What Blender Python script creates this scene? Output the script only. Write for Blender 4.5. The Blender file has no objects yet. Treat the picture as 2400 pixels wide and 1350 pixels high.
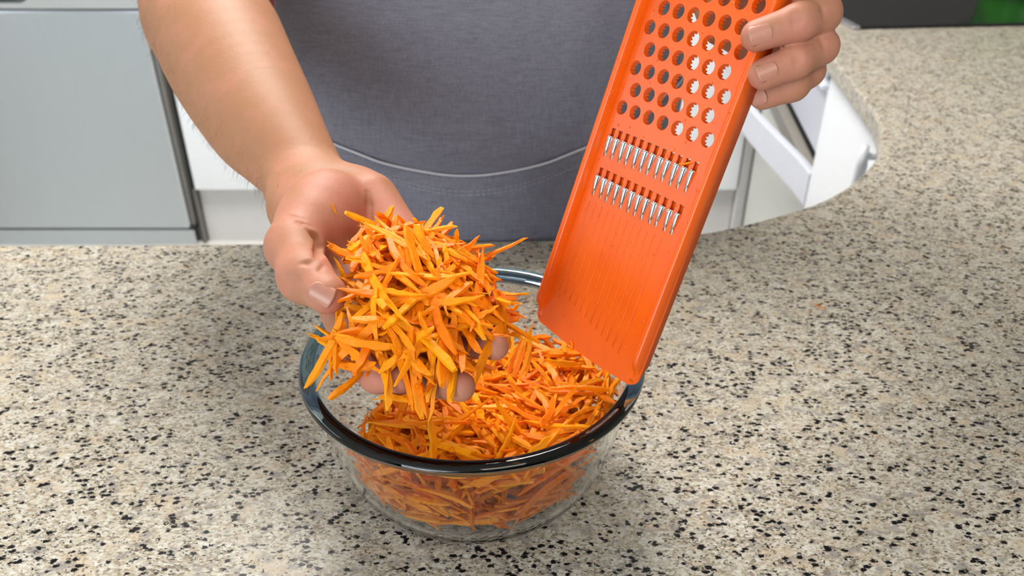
import bpy, bmesh, math, random
import numpy as np
from mathutils import Vector, Matrix

PI = math.pi
SC = bpy.context.scene
COL = SC.collection
random.seed(7)
RNG = np.random.default_rng(11)

# ------------------------------------------------------------------ camera
F_PX, PITCH, CAM_Z = 1900.0, math.radians(31.1), 1.307
cam_d = bpy.data.cameras.new('camera')
cam_d.sensor_width = 36.0
cam_d.lens = F_PX * 36.0 / 2400.0
cam_d.clip_start = 0.02
cam_d.dof.use_dof = True
cam_d.dof.focus_distance = 0.455
cam_d.dof.aperture_fstop = 10.5
cam = bpy.data.objects.new('camera', cam_d)
cam.location = (0, 0, CAM_Z)
cam.rotation_euler = (PI / 2 - PITCH, 0, 0)
COL.objects.link(cam)
SC.camera = cam

# ------------------------------------------------------------------ world, lights, exposure
SC.view_settings.view_transform = 'Standard'
SC.view_settings.look = 'None'
SC.view_settings.gamma = 1.0
SC.view_settings.use_curve_mapping = False
SC.view_settings.exposure = 0.2
SC.cycles.sample_clamp_indirect = 0.0
W = bpy.data.worlds.new('world'); SC.world = W; W.use_nodes = True
W.node_tree.nodes['Background'].inputs[0].default_value = (0.82, 0.90, 1.0, 1)
W.node_tree.nodes['Background'].inputs[1].default_value = 1.0

def area(name, loc, target, sx, sy, power, col):
    l = bpy.data.lights.new(name, 'AREA')
    l.shape = 'RECTANGLE'; l.size = sx; l.size_y = sy; l.energy = power; l.color = col
    o = bpy.data.objects.new(name, l); COL.objects.link(o)
    o.location = loc
    o.rotation_euler = (Vector(target) - Vector(loc)).to_track_quat('-Z', 'Y').to_euler()
    return o
LIGHTS = [
    area('ceiling_lamp_light', (-0.30, 1.58, 2.44), (-0.25, 1.52, 0), 0.85, 0.85, 53, (1.0, 0.965, 0.91)),
    area('added_front_fill', (0.45, -0.75, 2.42), (0.2, 0.4, 0.8), 0.7, 0.7, 10, (1.0, 0.88, 0.74)),  # added fill from the front, no known lamp there
    area('side_window_light', (-3.05, 0.55, 1.85), (0.0, 0.6, 1.1), 1.3, 0.62, 9, (0.84, 0.92, 1.0)),
    area('added_front_left_fill', (-1.4, -3.0, 1.50), (-0.4, 1.2, 0.8), 2.3, 1.8, 118, (0.84, 0.92, 1.0)),  # added cool fill for the left side and back run, no known window
]

# ------------------------------------------------------------------ helpers
def node_mat(name):
    m = bpy.data.materials.new(name); m.use_nodes = True
    nt = m.node_tree
    return m, nt, nt.nodes['Principled BSDF']

def nd(nt, typ, ins=None, **props):
    n = nt.nodes.new(typ)
    for k, v in props.items(): setattr(n, k, v)
    for k, v in (ins or {}).items():
        if isinstance(v, bpy.types.NodeSocket): nt.links.new(v, n.inputs[k])
        else: n.inputs[k].default_value = v
    return n

def ramp(nt, fac, stops, interp='LINEAR'):
    n = nt.nodes.new('ShaderNodeValToRGB'); n.color_ramp.interpolation = interp
    e = n.color_ramp.elements
    while len(e) < len(stops): e.new(0.5)
    for el, (p, c) in zip(e, stops):
        el.position = p; el.color = (*c, 1) if len(c) == 3 else c
    nt.links.new(fac, n.inputs[0]); return n.outputs[0]

def mixc(nt, fac, a, b, blend='MIX'):
    n = nt.nodes.new('ShaderNodeMix'); n.data_type = 'RGBA'; n.blend_type = blend
    for i, v in ((0, fac), (6, a), (7, b)):
        if isinstance(v, bpy.types.NodeSocket): nt.links.new(v, n.inputs[i])
        else: n.inputs[i].default_value = v if not isinstance(v, tuple) or len(v) == 4 else (*v, 1)
    return n.outputs[2]

def math_n(nt, op, a, b=0.0):
    n = nt.nodes.new('ShaderNodeMath'); n.operation = op
    for i, v in ((0, a), (1, b)):
        if isinstance(v, bpy.types.NodeSocket): nt.links.new(v, n.inputs[i])
        else: n.inputs[i].default_value = v
    return n.outputs[0]

def plain(name, col, rough=0.5, metal=0.0, noise=0.04, scale=30.0, **kw):
    """simple procedural material: base colour with a slight mottling and fine relief"""
    m, nt, b = node_mat(name)
    tc = nd(nt, 'ShaderNodeTexCoord')
    nz = nd(nt, 'ShaderNodeTexNoise', {'Vector': tc.outputs['Object'], 'Scale': scale, 'Detail': 3.0})
    lo = tuple(max(0, c * (1 - noise)) for c in col); hi = tuple(min(1, c * (1 + noise)) for c in col)
    nt.links.new(ramp(nt, nz.outputs[0], [(0.3, lo), (0.7, hi)]), b.inputs['Base Color'])
    b.inputs['Roughness'].default_value = rough; b.inputs['Metallic'].default_value = metal
    for k, v in kw.items(): b.inputs[k].default_value = v
    return m

def link(name, me, mat=None, parent=None, smooth=False):
    if mat and not me.materials: me.materials.append(mat)
    if smooth:
        me.polygons.foreach_set('use_smooth', [True] * len(me.polygons))
    o = bpy.data.objects.new(name, me); COL.objects.link(o)
    if parent: o.parent = parent
    return o

def mesh(verts, faces, name='m'):
    me = bpy.data.meshes.new(name)
    me.from_pydata([tuple(map(float, v)) for v in verts], [], [tuple(map(int, f)) for f in faces])
    me.update(); return me

def bm_mesh(bm, name='m'):
    bmesh.ops.recalc_face_normals(bm, faces=bm.faces)
    me = bpy.data.meshes.new(name); bm.to_mesh(me); bm.free(); return me

def thing(name, label, cat, loc=(0, 0, 0), rotz=0.0, group=None):
    o = bpy.data.objects.new(name, None); COL.objects.link(o)
    o.location = loc; o.rotation_euler = (0, 0, rotz); o.empty_display_size = 0.05
    o['label'] = label; o['category'] = cat
    if group: o['group'] = group
    return o

def tag(o, label=None, cat=None, group=None, kind=None):
    for k, v in (('label', label), ('category', cat), ('group', group), ('kind', kind)):
        if v: o[k] = v
    return o

def add_box(bm, lo, hi, bev=0.0, seg=2):
    lo, hi = Vector(lo), Vector(hi)
    g = bmesh.ops.create_cube(bm, size=1.0, matrix=Matrix.Translation((lo + hi) / 2) @ Matrix.Diagonal((*(hi - lo), 1)))
    if bev:
        es = list({e for v in g['verts'] for e in v.link_edges})
        bmesh.ops.bevel(bm, geom=es, offset=bev, segments=seg, affect='EDGES', profile=0.5)

def box(name, lo, hi, mat, parent=None, bev=0.002):
    bm = bmesh.new(); add_box(bm, lo, hi, bev)
    return link(name, bm_mesh(bm), mat, parent)

def sweep(path, radii, n=8, closed=False, up=None):
    """tube mesh data along a path"""
    path = [np.array(p, float) for p in path]; m = len(path)
    if np.isscalar(radii): radii = [radii] * m
    vs, fs = [], []
    ref = np.array(up if up is not None else (0.13, 0.27, 0.95), float)
    for i, p in enumerate(path):
        a = path[(i - 1) % m] if closed or i else p
        b = path[(i + 1) % m] if closed or i < m - 1 else p
        t = b - a; t /= np.linalg.norm(t) + 1e-12
        x = np.cross(ref, t); x /= np.linalg.norm(x) + 1e-12
        y = np.cross(t, x)
        for k in range(n):
            w = 2 * PI * k / n
            vs.append(p + radii[i] * (math.cos(w) * x + math.sin(w) * y))
    for i in range(m if closed else m - 1):
        j = (i + 1) % m
        for k in range(n):
            l = (k + 1) % n
            fs.append((i * n + k, i * n + l, j * n + l, j * n + k))
    if not closed:
        fs.append(tuple(range(n))[::-1]); fs.append(tuple((m - 1) * n + k for k in range(n)))
    return vs, fs

def join(parts):
    V, Fc = [], []
    for v, f in parts:
        o = len(V); V += list(v); Fc += [tuple(i + o for i in q) for q in f]
    return V, Fc

# a point of the photograph at a chosen depth along the lens axis (used for measuring positions)
cP, sP = math.cos(PITCH), math.sin(PITCH)
def at(x, y, t):
    u = -(y - 675) / F_PX
    return np.array([(x - 1200) / F_PX * t, (cP + u * sP) * t, CAM_Z + (-sP + u * cP) * t])
CAMP = np.array([0, 0, CAM_Z])
CT = 0.90                                                   # worktop height

# ------------------------------------------------------------------ materials
def granite():
    m, nt, b = node_mat('speckled_granite')
    tc = nd(nt, 'ShaderNodeTexCoord')
    mp = nd(nt, 'ShaderNodeMapping', {'Vector': tc.outputs['Object'], 'Rotation': (0, 0, -0.35), 'Scale': (0.62, 1.0, 1.0)})
    wob = nd(nt, 'ShaderNodeTexNoise', {'Vector': mp.outputs[0], 'Scale': 700.0, 'Detail': 3.0})
    off = nd(nt, 'ShaderNodeVectorMath', {0: wob.outputs['Color'], 1: (0.5, 0.5, 0.5)}, operation='SUBTRACT')
    off = nd(nt, 'ShaderNodeVectorMath', {0: off.outputs[0], 'Scale': 0.0030}, operation='SCALE')
    P = nd(nt, 'ShaderNodeVectorMath', {0: mp.outputs[0], 1: off.outputs[0]}, operation='ADD').outputs[0]
    grain = nd(nt, 'ShaderNodeTexVoronoi', {'Vector': P, 'Scale': 760.0}, feature='SMOOTH_F1')
    grain.inputs['Smoothness'].default_value = 0.35
    sep = nd(nt, 'ShaderNodeSeparateColor', {0: grain.outputs['Color']})
    big = nd(nt, 'ShaderNodeTexNoise', {'Vector': tc.outputs['Object'], 'Scale': 60.0, 'Detail': 6.0})
    v = math_n(nt, 'ADD', math_n(nt, 'MULTIPLY', sep.outputs[0], 0.55), math_n(nt, 'MULTIPLY', big.outputs[0], 0.45))
    base = ramp(nt, v, [(0.24, (0.20, 0.17, 0.135)), (0.34, (0.35, 0.30, 0.225)), (0.46, (0.43, 0.385, 0.30)),
                        (0.56, (0.49, 0.46, 0.385)), (0.68, (0.545, 0.525, 0.465)), (0.85, (0.66, 0.645, 0.60))])
    tan = nd(nt, 'ShaderNodeTexNoise', {'Vector': P, 'Scale': 75.0, 'Detail': 2.0})
    tf = ramp(nt, tan.outputs[0], [(0.56, (0, 0, 0)), (0.68, (0.55, 0.55, 0.55))])
    base = mixc(nt, tf, base, (0.50, 0.40, 0.28, 1))
    # grey quartz smears
    sm = nd(nt, 'ShaderNodeTexNoise', {'Vector': P, 'Scale': 120.0, 'Detail': 3.0})
    sf = ramp(nt, sm.outputs[0], [(0.555, (0, 0, 0)), (0.66, (0.8, 0.8, 0.8))])
    base = mixc(nt, sf, base, (0.27, 0.25, 0.235, 1))
    # dark mica flakes in clusters: large and small
    clus = nd(nt, 'ShaderNodeTexNoise', {'Vector': tc.outputs['Object'], 'Scale': 75.0, 'Detail': 3.0})
    fl = nd(nt, 'ShaderNodeTexVoronoi', {'Vector': P, 'Scale': 330.0})
    fs = nd(nt, 'ShaderNodeSeparateColor', {0: fl.outputs['Color']})
    s1 = math_n(nt, 'ADD', fs.outputs[2], math_n(nt, 'MULTIPLY', math_n(nt, 'SUBTRACT', clus.outputs[0], 0.5), 1.3))
    f1 = ramp(nt, s1, [(0.83, (0, 0, 0)), (0.85, (1, 1, 1))])
    rnd = ramp(nt, fl.outputs['Distance'], [(0.42, (1, 1, 1)), (0.56, (0, 0, 0))])
    f1 = math_n(nt, 'MULTIPLY', f1, rnd)
    fl2 = nd(nt, 'ShaderNodeTexVoronoi', {'Vector': P, 'Scale': 850.0})
    fs2 = nd(nt, 'ShaderNodeSeparateColor', {0: fl2.outputs['Color']})
    s2 = math_n(nt, 'ADD', fs2.outputs[1], math_n(nt, 'MULTIPLY', math_n(nt, 'SUBTRACT', clus.outputs[0], 0.5), 0.7))
    f2 = ramp(nt, s2, [(0.86, (0, 0, 0)), (0.90, (0.9, 0.9, 0.9))])
    rnd2 = ramp(nt, fl2.outputs['Distance'], [(0.46, (1, 1, 1)), (0.62, (0, 0, 0))])
    fm = math_n(nt, 'MAXIMUM', f1, math_n(nt, 'MULTIPLY', f2, rnd2))
    base = mixc(nt, fm, base, (0.006, 0.006, 0.008, 1))
    nt.links.new(base, b.inputs['Base Color'])
    b.inputs['Roughness'].default_value = 0.28
    b.inputs['Specular IOR Level'].default_value = 0.16
    return m

def skin():
    m, nt, b = node_mat('skin')
    tc = nd(nt, 'ShaderNodeTexCoord')
    at_ = nd(nt, 'ShaderNodeAttribute', attribute_name='pink')
    n1 = nd(nt, 'ShaderNodeTexNoise', {'Vector': tc.outputs['Object'], 'Scale': 55.0, 'Detail': 4.0})
    n2 = nd(nt, 'ShaderNodeTexNoise', {'Vector': tc.outputs['Object'], 'Scale': 420.0, 'Detail': 3.0})
    f = math_n(nt, 'ADD', at_.outputs['Fac'], math_n(nt, 'MULTIPLY', math_n(nt, 'SUBTRACT', n1.outputs[0], 0.5), 1.5))
    c = ramp(nt, f, [(0.0, (0.405, 0.195, 0.100)), (0.5, (0.50, 0.215, 0.140)), (1.0, (0.53, 0.190, 0.140))])
    c = mixc(nt, math_n(nt, 'MULTIPLY', n2.outputs[0], 0.22), c, (0.42, 0.19, 0.11, 1))
    nt.links.new(c, b.inputs['Base Color'])
    b.inputs['Roughness'].default_value = 0.54
    b.inputs['Specular IOR Level'].default_value = 0.32
    b.inputs['Subsurface Weight'].default_value = 0.25
    b.inputs['Subsurface Radius'].default_value = (0.5, 0.2, 0.1)
    b.inputs['Subsurface Scale'].default_value = 0.008
    vo = nd(nt, 'ShaderNodeTexVoronoi', {'Vector': tc.outputs['Object'], 'Scale': 1700.0})
    h = math_n(nt, 'ADD', math_n(nt, 'MULTIPLY', vo.outputs['Distance'], 0.35), n2.outputs[0])
    bp = nd(nt, 'ShaderNodeBump', {'Height': h, 'Strength': 0.20, 'Distance': 0.0007})
    nt.links.new(bp.outputs[0], b.inputs['Normal'])
    return m

def linen(name, col):
    m, nt, b = node_mat(name)
    tc = nd(nt, 'ShaderNodeTexCoord')
    mx = nd(nt, 'ShaderNodeMapping', {'Vector': tc.outputs['Object'], 'Scale': (70, 70, 900)})
    my = nd(nt, 'ShaderNodeMapping', {'Vector': tc.outputs['Object'], 'Scale': (900, 900, 60)})
    a = nd(nt, 'ShaderNodeTexNoise', {'Vector': mx.outputs[0], 'Scale': 1.0, 'Detail': 2.0})
    c = nd(nt, 'ShaderNodeTexNoise', {'Vector': my.outputs[0], 'Scale': 1.0, 'Detail': 2.0})
    h = math_n(nt, 'ADD', a.outputs[0], c.outputs[0])
    lo = tuple(x * 0.74 for x in col); hi = tuple(min(1, x * 1.24) for x in col)
    nt.links.new(ramp(nt, math_n(nt, 'MULTIPLY', h, 0.5), [(0.34, lo), (0.66, hi)]), b.inputs['Base Color'])
    b.inputs['Roughness'].default_value = 0.85
    b.inputs['Sheen Weight'].default_value = 0.25
    w = nd(nt, 'ShaderNodeTexNoise', {'Vector': tc.outputs['Object'], 'Scale': 14.0, 'Detail': 3.0})
    b1 = nd(nt, 'ShaderNodeBump', {'Height': w.outputs[0], 'Strength': 0.25, 'Distance': 0.006})
    b2 = nd(nt, 'ShaderNodeBump', {'Height': h, 'Strength': 0.35, 'Distance': 0.0006, 'Normal': b1.outputs[0]})
    nt.links.new(b2.outputs[0], b.inputs['Normal'])
    return m

def carrot(name, inst=True):
    m, nt, b = node_mat(name)
    tc = nd(nt, 'ShaderNodeTexCoord')
    if inst: rnd = nd(nt, 'ShaderNodeObjectInfo').outputs['Random']
    else: rnd = nd(nt, 'ShaderNodeAttribute', attribute_name='tone').outputs['Fac']
    n = nd(nt, 'ShaderNodeTexNoise', {'Vector': tc.outputs['Object'], 'Scale': 260.0, 'Detail': 3.0})
    v = math_n(nt, 'ADD', math_n(nt, 'MULTIPLY', rnd, 0.65), math_n(nt, 'MULTIPLY', n.outputs[0], 0.35))
    c = ramp(nt, v, [(0.12, (0.86, 0.170, 0.002)), (0.5, (0.95, 0.28, 0.002)), (0.88, (1.0, 0.38, 0.003))])
    nt.links.new(c, b.inputs['Base Color'])
    b.inputs['Roughness'].default_value = 0.42
    b.inputs['Specular IOR Level'].default_value = 0.22
    b.inputs['Subsurface Weight'].default_value = 0.25
    b.inputs['Subsurface Radius'].default_value = (1.0, 0.4, 0.05)
    b.inputs['Subsurface Scale'].default_value = 0.003
    mf = nd(nt, 'ShaderNodeMapping', {'Vector': tc.outputs['Object'], 'Scale': (70, 900, 900)})
    nf = nd(nt, 'ShaderNodeTexNoise', {'Vector': mf.outputs[0], 'Scale': 1.0, 'Detail': 3.0})
    hh = math_n(nt, 'ADD', n.outputs[0], nf.outputs[0])
    bp = nd(nt, 'ShaderNodeBump', {'Height': hh, 'Strength': 0.45, 'Distance': 0.0010})
    nt.links.new(bp.outputs[0], b.inputs['Normal'])
    return m

def steel(name, col, rough, aniso=True):
    m, nt, b = node_mat(name)
    tc = nd(nt, 'ShaderNodeTexCoord')
    mp = nd(nt, 'ShaderNodeMapping', {'Vector': tc.outputs['Object'], 'Scale': (600, 600, 6)})
    n = nd(nt, 'ShaderNodeTexNoise', {'Vector': mp.outputs[0], 'Scale': 1.0, 'Detail': 2.0})
    nt.links.new(ramp(nt, n.outputs[0], [(0.3, tuple(c * 0.95 for c in col)), (0.7, col)]), b.inputs['Base Color'])
    b.inputs['Metallic'].default_value = 1.0; b.inputs['Roughness'].default_value = rough
    if aniso: b.inputs['Anisotropic'].default_value = 0.85; b.inputs['Anisotropic Rotation'].default_value = 0.25
    return m

def glass(name, col):
    m, nt, b = node_mat(name)
    b.inputs['Base Color'].default_value = (*col, 1)
    b.inputs['Roughness'].default_value = 0.0
    b.inputs['IOR'].default_value = 1.47
    b.inputs['Transmission Weight'].default_value = 1.0
    return m

def plastic():
    m, nt, b = node_mat('orange_plastic')
    tc = nd(nt, 'ShaderNodeTexCoord')
    n = nd(nt, 'ShaderNodeTexNoise', {'Vector': tc.outputs['Object'], 'Scale': 60.0, 'Detail': 3.0})
    nt.links.new(ramp(nt, n.outputs[0], [(0.3, (0.79, 0.106, 0.003)), (0.7, (0.84, 0.122, 0.004))]), b.inputs['Base Color'])
    b.inputs['Roughness'].default_value = 0.30
    b.inputs['Subsurface Weight'].default_value = 0.06
    b.inputs['Subsurface Radius'].default_value = (1.0, 0.25, 0.03)
    b.inputs['Subsurface Scale'].default_value = 0.004
    v = nd(nt, 'ShaderNodeTexVoronoi', {'Vector': tc.outputs['Object'], 'Scale': 330.0})
    vs = nd(nt, 'ShaderNodeSeparateColor', {0: v.outputs['Color']})
    drop = math_n(nt, 'MULTIPLY', ramp(nt, v.outputs['Distance'], [(0.10, (1, 1, 1)), (0.28, (0, 0, 0))]),
                  math_n(nt, 'GREATER_THAN', vs.outputs[0], 0.86))
    bp = nd(nt, 'ShaderNodeBump', {'Height': drop, 'Strength': 0.6, 'Distance': 0.0006})
    nt.links.new(bp.outputs[0], b.inputs['Normal'])
    return m

M = dict(
    granite=granite(), skin=skin(), apron=linen('lavender_grey_linen', (0.165, 0.165, 0.208)),
    piping=plain('pale_piping', (0.50, 0.49, 0.53), 0.7), thread=plain('grey_thread', (0.40, 0.40, 0.45), 0.8),
    shirt=linen('dark_red_cotton', (0.30, 0.035, 0.03)), trousers=linen('dark_trousers', (0.03, 0.03, 0.04)),
    carrot=carrot('grated_carrot'), carrot_bulk=carrot('grated_carrot_bulk', False),
    glass=glass('clear_glass', (0.97, 0.985, 0.98)), rim_glass=glass('reflection_tinted_glass', (0.22, 0.40, 0.52)),
    plastic=plastic(), chrome=plain('chrome_teeth', (0.74, 0.74, 0.75), 0.10, 1.0, 0.25, 500.0),
    steel=steel('brushed_steel', (0.60, 0.645, 0.675), 0.34), steel_light=steel('pale_steel', (0.72, 0.74, 0.75), 0.30),
    black_matte=plain('matte_black', (0.015, 0.015, 0.015), 0.6), seal=plain('grey_door_seal', (0.16, 0.155, 0.145), 0.5),
    white=plain('white_lacquer', (0.84, 0.88, 0.925), 0.25, 0, 0.01), white_dim=plain('white_plinth', (0.66, 0.66, 0.66), 0.45, 0, 0.02),
    lav=plain('shade_tinted_lacquer', (0.50, 0.52, 0.60), 0.3, 0, 0.02), lav_light=plain('pale_lavender_lacquer', (0.62, 0.645, 0.73), 0.3, 0, 0.02), cream=plain('cream_panel', (0.66, 0.67, 0.64), 0.5, 0, 0.02),
    bar=plain('satin_aluminium', (0.80, 0.84, 0.90), 0.35, 0.2), black_glass=plain('black_ceramic_glass', (0.012, 0.012, 0.014), 0.12, 0, 0.05),
    trim=plain('bevelled_metal_trim', (0.62, 0.62, 0.68), 0.25, 0.8), green=plain('green_enamel', (0.03, 0.26, 0.012), 0.25),
    nail=plain('fingernail', (0.50, 0.225, 0.155), 0.34, 0, 0.05, 200.0),
    wall=plain('painted_wall', (0.62, 0.60, 0.56), 0.8, 0, 0.02), ceil=plain('ceiling_paint', (0.72, 0.72, 0.70), 0.85, 0, 0.01),
    wall_dim=plain('grey_wall', (0.17, 0.165, 0.16), 0.8, 0, 0.02),
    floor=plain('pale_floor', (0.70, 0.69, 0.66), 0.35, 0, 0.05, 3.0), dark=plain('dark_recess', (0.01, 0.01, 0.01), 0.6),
    hair=plain('arm_hair_brown', (0.16, 0.09, 0.05), 0.5), beige=plain('beige_insert', (0.30, 0.285, 0.26), 0.6),
)

# ------------------------------------------------------------------ room shell
def shell(name, lo, hi, mat):
    return tag(box(name, lo, hi, mat, bev=0), kind='structure')
shell('floor', (-3.2, -3.2, -0.1), (3.2, 3.75, 0.0), M['floor'])
shell('wall_back', (-3.2, 3.65, 0.0), (3.2, 3.75, 2.5), M['wall_dim'])
shell('wall_left', (-3.2, -3.2, 0.0), (-3.1, 3.65, 2.5), M['wall'])
shell('wall_right', (3.1, -3.2, 0.0), (3.2, 3.65, 2.5), M['wall'])
shell('wall_front', (-3.1, -3.2, 0.0), (3.1, -3.1, 2.5), M['wall_dim'])
shell('ceiling', (-3.2, -3.2, 2.5), (3.2, 3.75, 2.6), M['ceil'])

# ------------------------------------------------------------------ worktop (peninsula, curved corner, right leg)
def worktop():
    edge = [(-1.75, 0.762), (-1.0, 0.7635), (-0.546, 0.7646), (-0.265, 0.7685), (0.0, 0.7745), (0.12, 0.7815), (0.2058, 0.7924),
            (0.2505, 0.8095), (0.2907, 0.8294), (0.3498, 0.8633), (0.3922, 0.8975), (0.432, 0.940), (0.4775, 1.0009), (0.508, 1.060),
            (0.528, 1.110), (0.541, 1.155), (0.5537, 1.217), (0.573, 1.3619), (0.592, 1.5148), (0.67, 2.11), (0.715, 2.45), (0.75, 3.64)]
    # Catmull-Rom smoothing of the inner edge
    E = np.array(edge); pts = []
    for i in range(len(E) - 1):
        p0, p1, p2, p3 = E[max(i - 1, 0)], E[i], E[i + 1], E[min(i + 2, len(E) - 1)]
        for k in range(4):
            t = k / 4
            pts.append(0.5 * ((2 * p1) + (-p0 + p2) * t + (2 * p0 - 5 * p1 + 4 * p2 - p3) * t * t + (-p0 + 3 * p1 - 3 * p2 + p3) * t ** 3))
    pts.append(E[-1])
    pts += [np.array(q) for q in [(1.55, 3.64), (1.55, 0.15), (-1.75, 0.15)]]
    P = np.array(pts)                                       # clockwise seen from above
    n = len(P)
    def inset(d):
        out = []
        for i in range(n):
            a, b, c = P[i - 1], P[i], P[(i + 1) % n]
            t1 = (b - a) / (np.linalg.norm(b - a) + 1e-9); t2 = (c - b) / (np.linalg.norm(c - b) + 1e-9)
            n1 = np.array([t1[1], -t1[0]]); n2 = np.array([t2[1], -t2[0]])
            nn = n1 + n2; nn /= (1 + n1 @ n2)
            out.append(b + nn * d)
        return out
    th, r = 0.034, 0.005
    rings = []
    for k in range(5):
        w = PI / 2 * k / 4
        rings.append((inset(r * (1 - math.sin(w))), CT - r * (1 - math.cos(w))))
    for k in range(4):
        w = PI / 2 * k / 3
        rings.append((inset(r * (1 - math.cos(w))), CT - th + r * (1 - math.sin(w))))
    bm = bmesh.new(); R = []
    for ring, z in rings: R.append([bm.verts.new((q[0], q[1], z)) for q in ring])
    for A, B in zip(R, R[1:]):
        for i in range(n): bm.faces.new((A[i], A[(i + 1) % n], B[(i + 1) % n], B[i]))
    for ring in (R[0], R[-1]):
        es = [bm.edges.get((ring[i], ring[(i + 1) % n])) for i in range(n)]
        bmesh.ops.triangle_fill(bm, edges=es, use_beauty=True)
    root = thing('worktop', 'speckled beige granite worktop curving round to the right under the glass bowl', 'worktop', (0, 0, 0))
    link('granite_slab', bm_mesh(bm), M['granite'], root)
    box('support_panel', (-1.7, 0.22, 0.0), (0.20, 0.60, CT - th), M['white_dim'], root)
worktop()

# ------------------------------------------------------------------ back run: dishwasher and white units
YB = 2.45
def dishwasher():
    x0, x1 = -1.76, -1.072
    t = thing('dishwasher', 'brushed steel dishwasher with recessed handle at the far left', 'dishwasher', (-1.38, YB, 0))
    t.location = (0, 0, 0)
    box('body', (x0, YB + 0.035, 0.0), (x1 + 0.004, YB + 0.6, 0.86), M['seal'], t)
    box('gap_shade_strip', (-1.066, YB + 0.05, 0.0), (-1.047, YB + 0.3, 0.86), M['black_matte'], t)  # near-black strip standing in for the shade in the gap
    box('edge_strip', (-1.058, YB + 0.012, 0.0), (-1.048, YB + 0.045, 0.202), M['seal'], t, 0.002)
    d = box('door', (x0, YB, 0.062), (x1 - 0.012, YB + 0.03, 0.778), M['steel'], t, 0.008)
    # control panel with a scooped handle pocket
    pr = [(-1.76, 0.783), (-1.075, 0.783), (-1.075, 0.862), (-1.76, 0.862)]
    bm = bmesh.new()
    cx0, cx1, cz0, cz1, rr = -1.66, -1.405, 0.799, 0.85, 0.03
    hole = []
    for (hx, hz, a0) in ((cx1 - rr, cz0 + 0.018, -90), (cx1 - rr, cz1 - 0.02, 0), (cx0 + rr, cz1 - 0.02, 90), (cx0 + rr, cz0 + 0.018, 180)):
        for k in range(7):
            w = math.radians(a0 + 90 * k / 6)
            hole.append((hx + rr * math.cos(w), hz + 0.018 * math.sin(w)))
    outer = [bm.verts.new((x, YB - 0.004, z)) for x, z in pr]
    inner = [bm.verts.new((x, YB - 0.004, z)) for x, z in hole]
    es = [bm.edges.new((outer[i], outer[(i + 1) % 4])) for i in range(4)]
    es += [bm.edges.new((inner[i], inner[(i + 1) % len(inner)])) for i in range(len(inner))]
    bmesh.ops.triangle_fill(bm, edges=es, use_beauty=True)
    cx, cz = (cx0 + cx1) / 2, (cz0 + cz1) / 2
    prev = inner
    for k, (sc, dy) in enumerate(((0.985, 0.001), (0.955, 0.006), (0.92, 0.02), (0.90, 0.03))):
        cur = [bm.verts.new((cx + (x - cx) * sc, YB - 0.004 + dy, cz + (z - cz) * (sc - 0.06 * k))) for x, z in hole]
        for i in range(len(cur)):
            j = (i + 1) % len(cur); bm.faces.new((prev[i], prev[j], cur[j], cur[i]))
        prev = cur
    bm.faces.new(prev)
    back = [bm.verts.new((x, YB + 0.034, z)) for x, z in pr]
    for i in range(4):
        j = (i + 1) % 4; bm.faces.new((outer[i], outer[j], back[j], back[i]))
    bm.faces.new(back)
    link('control_panel', bm_mesh(bm), M['steel_light'], t)
    box('handle_pocket', (cx0 + 0.03, YB + 0.018, cz0 + 0.012), (cx1 - 0.03, YB + 0.0245, cz1 - 0.008), M['black_matte'], t, 0.001)
    box('plinth_panel', (x0, YB + 0.004, 0.0), (x1 - 0.005, YB + 0.03, 0.056), M['steel'], t)
    box('door_seal', (x1 - 0.011, YB + 0.004, 0.075), (x1 + 0.004, YB + 0.034, 0.86), M['seal'], t, 0.003)
    box('corner_notch', (x1 - 0.019, YB - 0.002, 0.058), (x1 + 0.004, YB + 0.03, 0.076), M['black_matte'], t, 0.006)  # near-black block for the notch at the door's lower corner
dishwasher()

def base_unit(x0, x1, label, handle):
    t = thing('base_cabinet', label, 'cabinet', (0, 0, 0), group='white cabinets along the back run')
    box('body', (x0, YB + 0.024, 0.20), (x1, YB + 0.6, 0.86), M['white'], t)
    d = box('door', (x0 + 0.0025, YB, 0.205), (x1 - 0.0025, YB + 0.022, 0.855), M['white'], t, 0.003)
    box('plinth', (x0, YB + 0.035, 0.0), (x1, YB + 0.055, 0.198), M['white_dim'], t, 0.001)
    return t
box_side = box
base_unit(-1.045, -0.45, 'white cabinet with grey plinth right beside the steel dishwasher', True)
base_unit(-0.45, 0.15, 'white cabinet standing behind the person in the apron', True)
base_unit(0.15, 0.742, 'white cabinet seen through the grater holes at right', True)
t = thing('side_cabinet', 'cream grey cabinet with a grey plinth behind the grater, nearest the kitchen corner', 'cabinet')
box('side_edge', (0.745, YB + 0.006, 0.0), (0.775, YB + 0.05, 0.86), M['white_dim'], t)
box('face_board', (0.776, YB + 0.05, 0.20), (1.25, YB + 0.075, 0.86), M['cream'], t)
box('plinth', (0.776, YB + 0.07, 0.0), (1.25, YB + 0.09, 0.20), M['white_dim'], t)

# ------------------------------------------------------------------ units under the right leg (local x runs along the leg, away from the camera)
ANG = math.atan2(0.99, 0.13)
def leg_frame(name, label, cat, group=None):
    return thing(name, label, cat, (0.560, 1.15, 0.0), ANG, group)
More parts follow.
